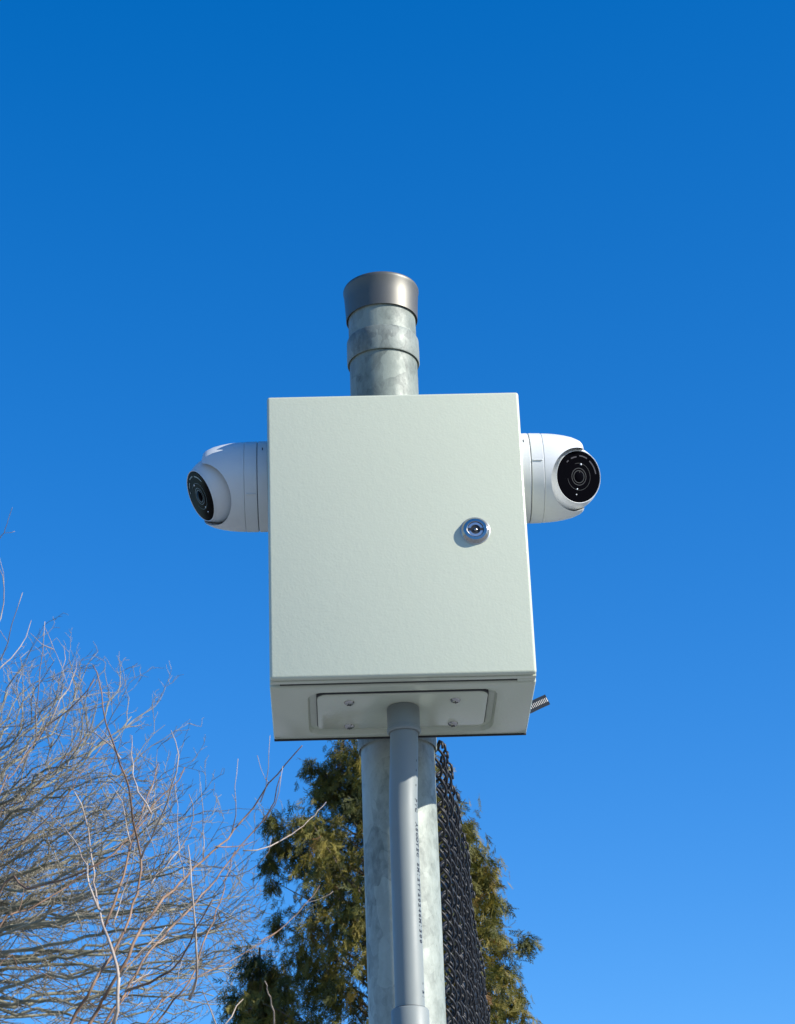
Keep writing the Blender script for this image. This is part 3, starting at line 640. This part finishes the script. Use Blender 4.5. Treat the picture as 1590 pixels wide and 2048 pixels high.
def cedar(base, Y, rows, label, dens, seed, clumps=()):
    """rows: (pixel y, left x, right x) outline from tip down; placed at distance Y with its own thickness"""
    rs = np.random.default_rng(seed); root = tag(empty('cedar_tree', base), label, 'tree'); B = np.array(base, float)
    hz = []; 
    for yq, xl, xr in rows:
        l, r = at(xl, yq, Y), at(xr, yq, Y); hz.append(((l.z + r.z) / 2, l.x, r.x))
    hz = np.array(sorted(hz)); zt = hz[-1, 0]; zmin = hz[0, 0]
    def ext(z, az):
        if z < zmin: k = min(1.25, 1 + (zmin - z) * .12); l, r = hz[0, 1], hz[0, 2]; l = B[0] + (l - B[0]) * k; r = B[0] + (r - B[0]) * k
        else: l, r = np.interp(z, hz[:, 0], hz[:, 1]), np.interp(z, hz[:, 0], hz[:, 2])
        cxx = math.cos(az); side = (r - B[0]) if cxx > 0 else (B[0] - l); oth = (r - l) / 2
        return abs(cxx) ** 1.2 * side + (1 - abs(cxx) ** 1.2) * oth
    T = Tubes(); P = [(0, 0, -.2), (.01, 0, 1.), (-.01, .01, 2.), (.0, 0, zt * .8), (0, 0, zt)]; tp, tr_ = catmull(P, [.08, .065, .05, .02, .004], 6); T.add(tp, tr_, 10); T.link('trunk', M['bark_cedar'], root)
    Vs, Fs, Ts = [], [], []; nv = 0; bt = Tubes(); kbr = 0
    def frond(p, d, L, tint):
        nonlocal nv
        V, Fc = FR[rs.integers(len(FR))]; z = d / np.linalg.norm(d); x = np.cross(rs.normal(size=3), z); x /= np.linalg.norm(x); yv = np.cross(z, x)
        W = (V * L) @ np.array([x, yv, z]) + p; Vs.append(W); Fs.append(Fc + nv); nv += len(V); Ts.append(np.full(len(Fc), tint))
    z = .35; zz = []
    while z < zt - .02: zz.append(z); z += (.012 if z > zmin - .5 else .03) / dens
    for z in zz:
        az = rs.uniform(0, 2 * math.pi); E = ext(z, az)
        Lb = max(.03, E * rs.choice([rs.uniform(.35, .8), rs.uniform(.8, 1.0), rs.uniform(.95, 1.06)], p=[.4, .42, .18]))
        out = np.array([math.cos(az), math.sin(az), 0]); p0 = np.array([0, 0, max(.2, z - Lb * rs.uniform(.5, 1.0))])
        p2 = out * Lb + np.array([0, 0, z]); p1 = out * Lb * .55 + np.array([0, 0, p0[2] * .45 + z * .55])
        t = np.linspace(0, 1, 8)[:, None]; Q = (1 - t) ** 2 * p0 + 2 * t * (1 - t) * p1 + t * t * p2 + rs.normal(0, .006, (8, 3)); Q[0] = p0
        rb = np.linspace(.0025 + Lb * .012, .0012, 8)
        if z > zmin - .1 and kbr < 280 and rs.random() < .8:
            kbr += 1; TB = Tubes(); TB.add(Q, rb, 5); TB.link('branch', M['bark_cedar'], root)
        else: bt.add(Q, rb, 4)
        btint = rs.beta(2.0, 2.2)
        nf = int((48 + 210 * Lb) * (1 if z > zmin - .3 else .55))
        for _ in range(nf):
            u = 1 - abs(rs.normal(0, .30)) ** 1.0
            if u < .12: u = rs.uniform(.3, 1)
            k = u * 7; i = min(6, int(k)); p = Q[i] * (1 - (k - i)) + Q[i + 1] * (k - i)
            spread = .024 + .055 * Lb; off = rs.normal(0, spread, 3); off[2] -= abs(rs.normal(0, .018)); p = p + off
            d = out * rs.uniform(.0, .6) + rs.normal(0, .38, 3) + np.array([0, 0, rs.choice([-1.1, -.5, .4], p=[.7, .2, .1])])
            frond(p, d, rs.uniform(.03, .078), float(np.clip(btint + rs.normal(0, .17), 0, 1)))
    for (qx, qy, qs) in clumps:
        p2 = np.array(at(qx, qy, Y + rs.uniform(-.15, .1))) - B; p0 = np.array([0, 0, p2[2] - .25]); p1 = p2 * .5 + p0 * .5 + np.array([0, 0, -.03]); t = np.linspace(0, 1, 8)[:, None]
        Q = (1 - t) ** 2 * p0 + 2 * t * (1 - t) * p1 + t * t * p2; TB = Tubes(); TB.add(Q, np.linspace(.006, .0012, 8), 5); TB.link('branch', M['bark_cedar'], root); btint = rs.uniform(.3, .7)
        for _ in range(int(1500 * qs)):
            d = rs.normal(0, .4, 3) + np.array([0, 0, -.8]); frond(p2 + rs.normal(0, qs * .42, 3), d, rs.uniform(.03, .07), float(np.clip(btint + rs.normal(0, .15), 0, 1)))
    o = bt.link('fine_branches', M['bark_cedar'], root); o['kind'] = 'stuff'
    V = np.concatenate(Vs); Fc = np.concatenate(Fs); tv = np.concatenate(Ts)
    me = bpy.data.meshes.new('foliage'); me.vertices.add(len(V)); me.vertices.foreach_set('co', V.ravel()); me.loops.add(Fc.size); me.loops.foreach_set('vertex_index', Fc.ravel())
    me.polygons.add(len(Fc)); me.polygons.foreach_set('loop_start', np.arange(0, Fc.size, 4)); me.polygons.foreach_set('loop_total', np.full(len(Fc), 4)); me.update(calc_edges=True)
    at_ = me.attributes.new('tint', 'FLOAT', 'FACE'); at_.data.foreach_set('value', tv)
    fo = link('foliage', me, M['foliage'], root); fo['kind'] = 'stuff'
    print('cedar', len(Fc), kbr)
    return root
rowsA = [(1395, 770, 790), (1440, 735, 815), (1480, 688, 850), (1530, 650, 880), (1600, 640, 905), (1660, 560, 930), (1740, 560, 968), (1800, 570, 985), (1880, 565, 1008), (1930, 550, 1022), (1980, 535, 1045), (2048, 520, 1065)]
bA = at(778, 1700, 8.5)
cedar((bA.x, 8.5, 0), 8.5, rowsA, 'tall conical olive and bronze evergreen cedar rising behind the post and fence', 1.0, 3, [(1052, 1880, .035), (622, 1525, .035), (655, 1545, .05), (545, 1640, .05), (560, 1685, .05), (540, 1720, .04), (930, 1650, .05), (975, 1745, .06), (600, 1640, .05), (640, 1580, .05), (950, 1700, .06), (985, 1800, .06), (545, 1760, .03), (553, 1840, .03), (1000, 1880, .06), (1005, 1940, .06), (1025, 2000, .06), (1050, 2050, .05), (970, 1850, .06)])
rowsB = [(1895, 500, 530), (1930, 470, 560), (1980, 445, 590), (2048, 432, 620)]
bB = at(520, 1990, 8.9)
cedar((bB.x, 8.9, 0), 8.9, rowsB, 'lower dark evergreen cedar at the left foot of the tall cedar', .8, 9)
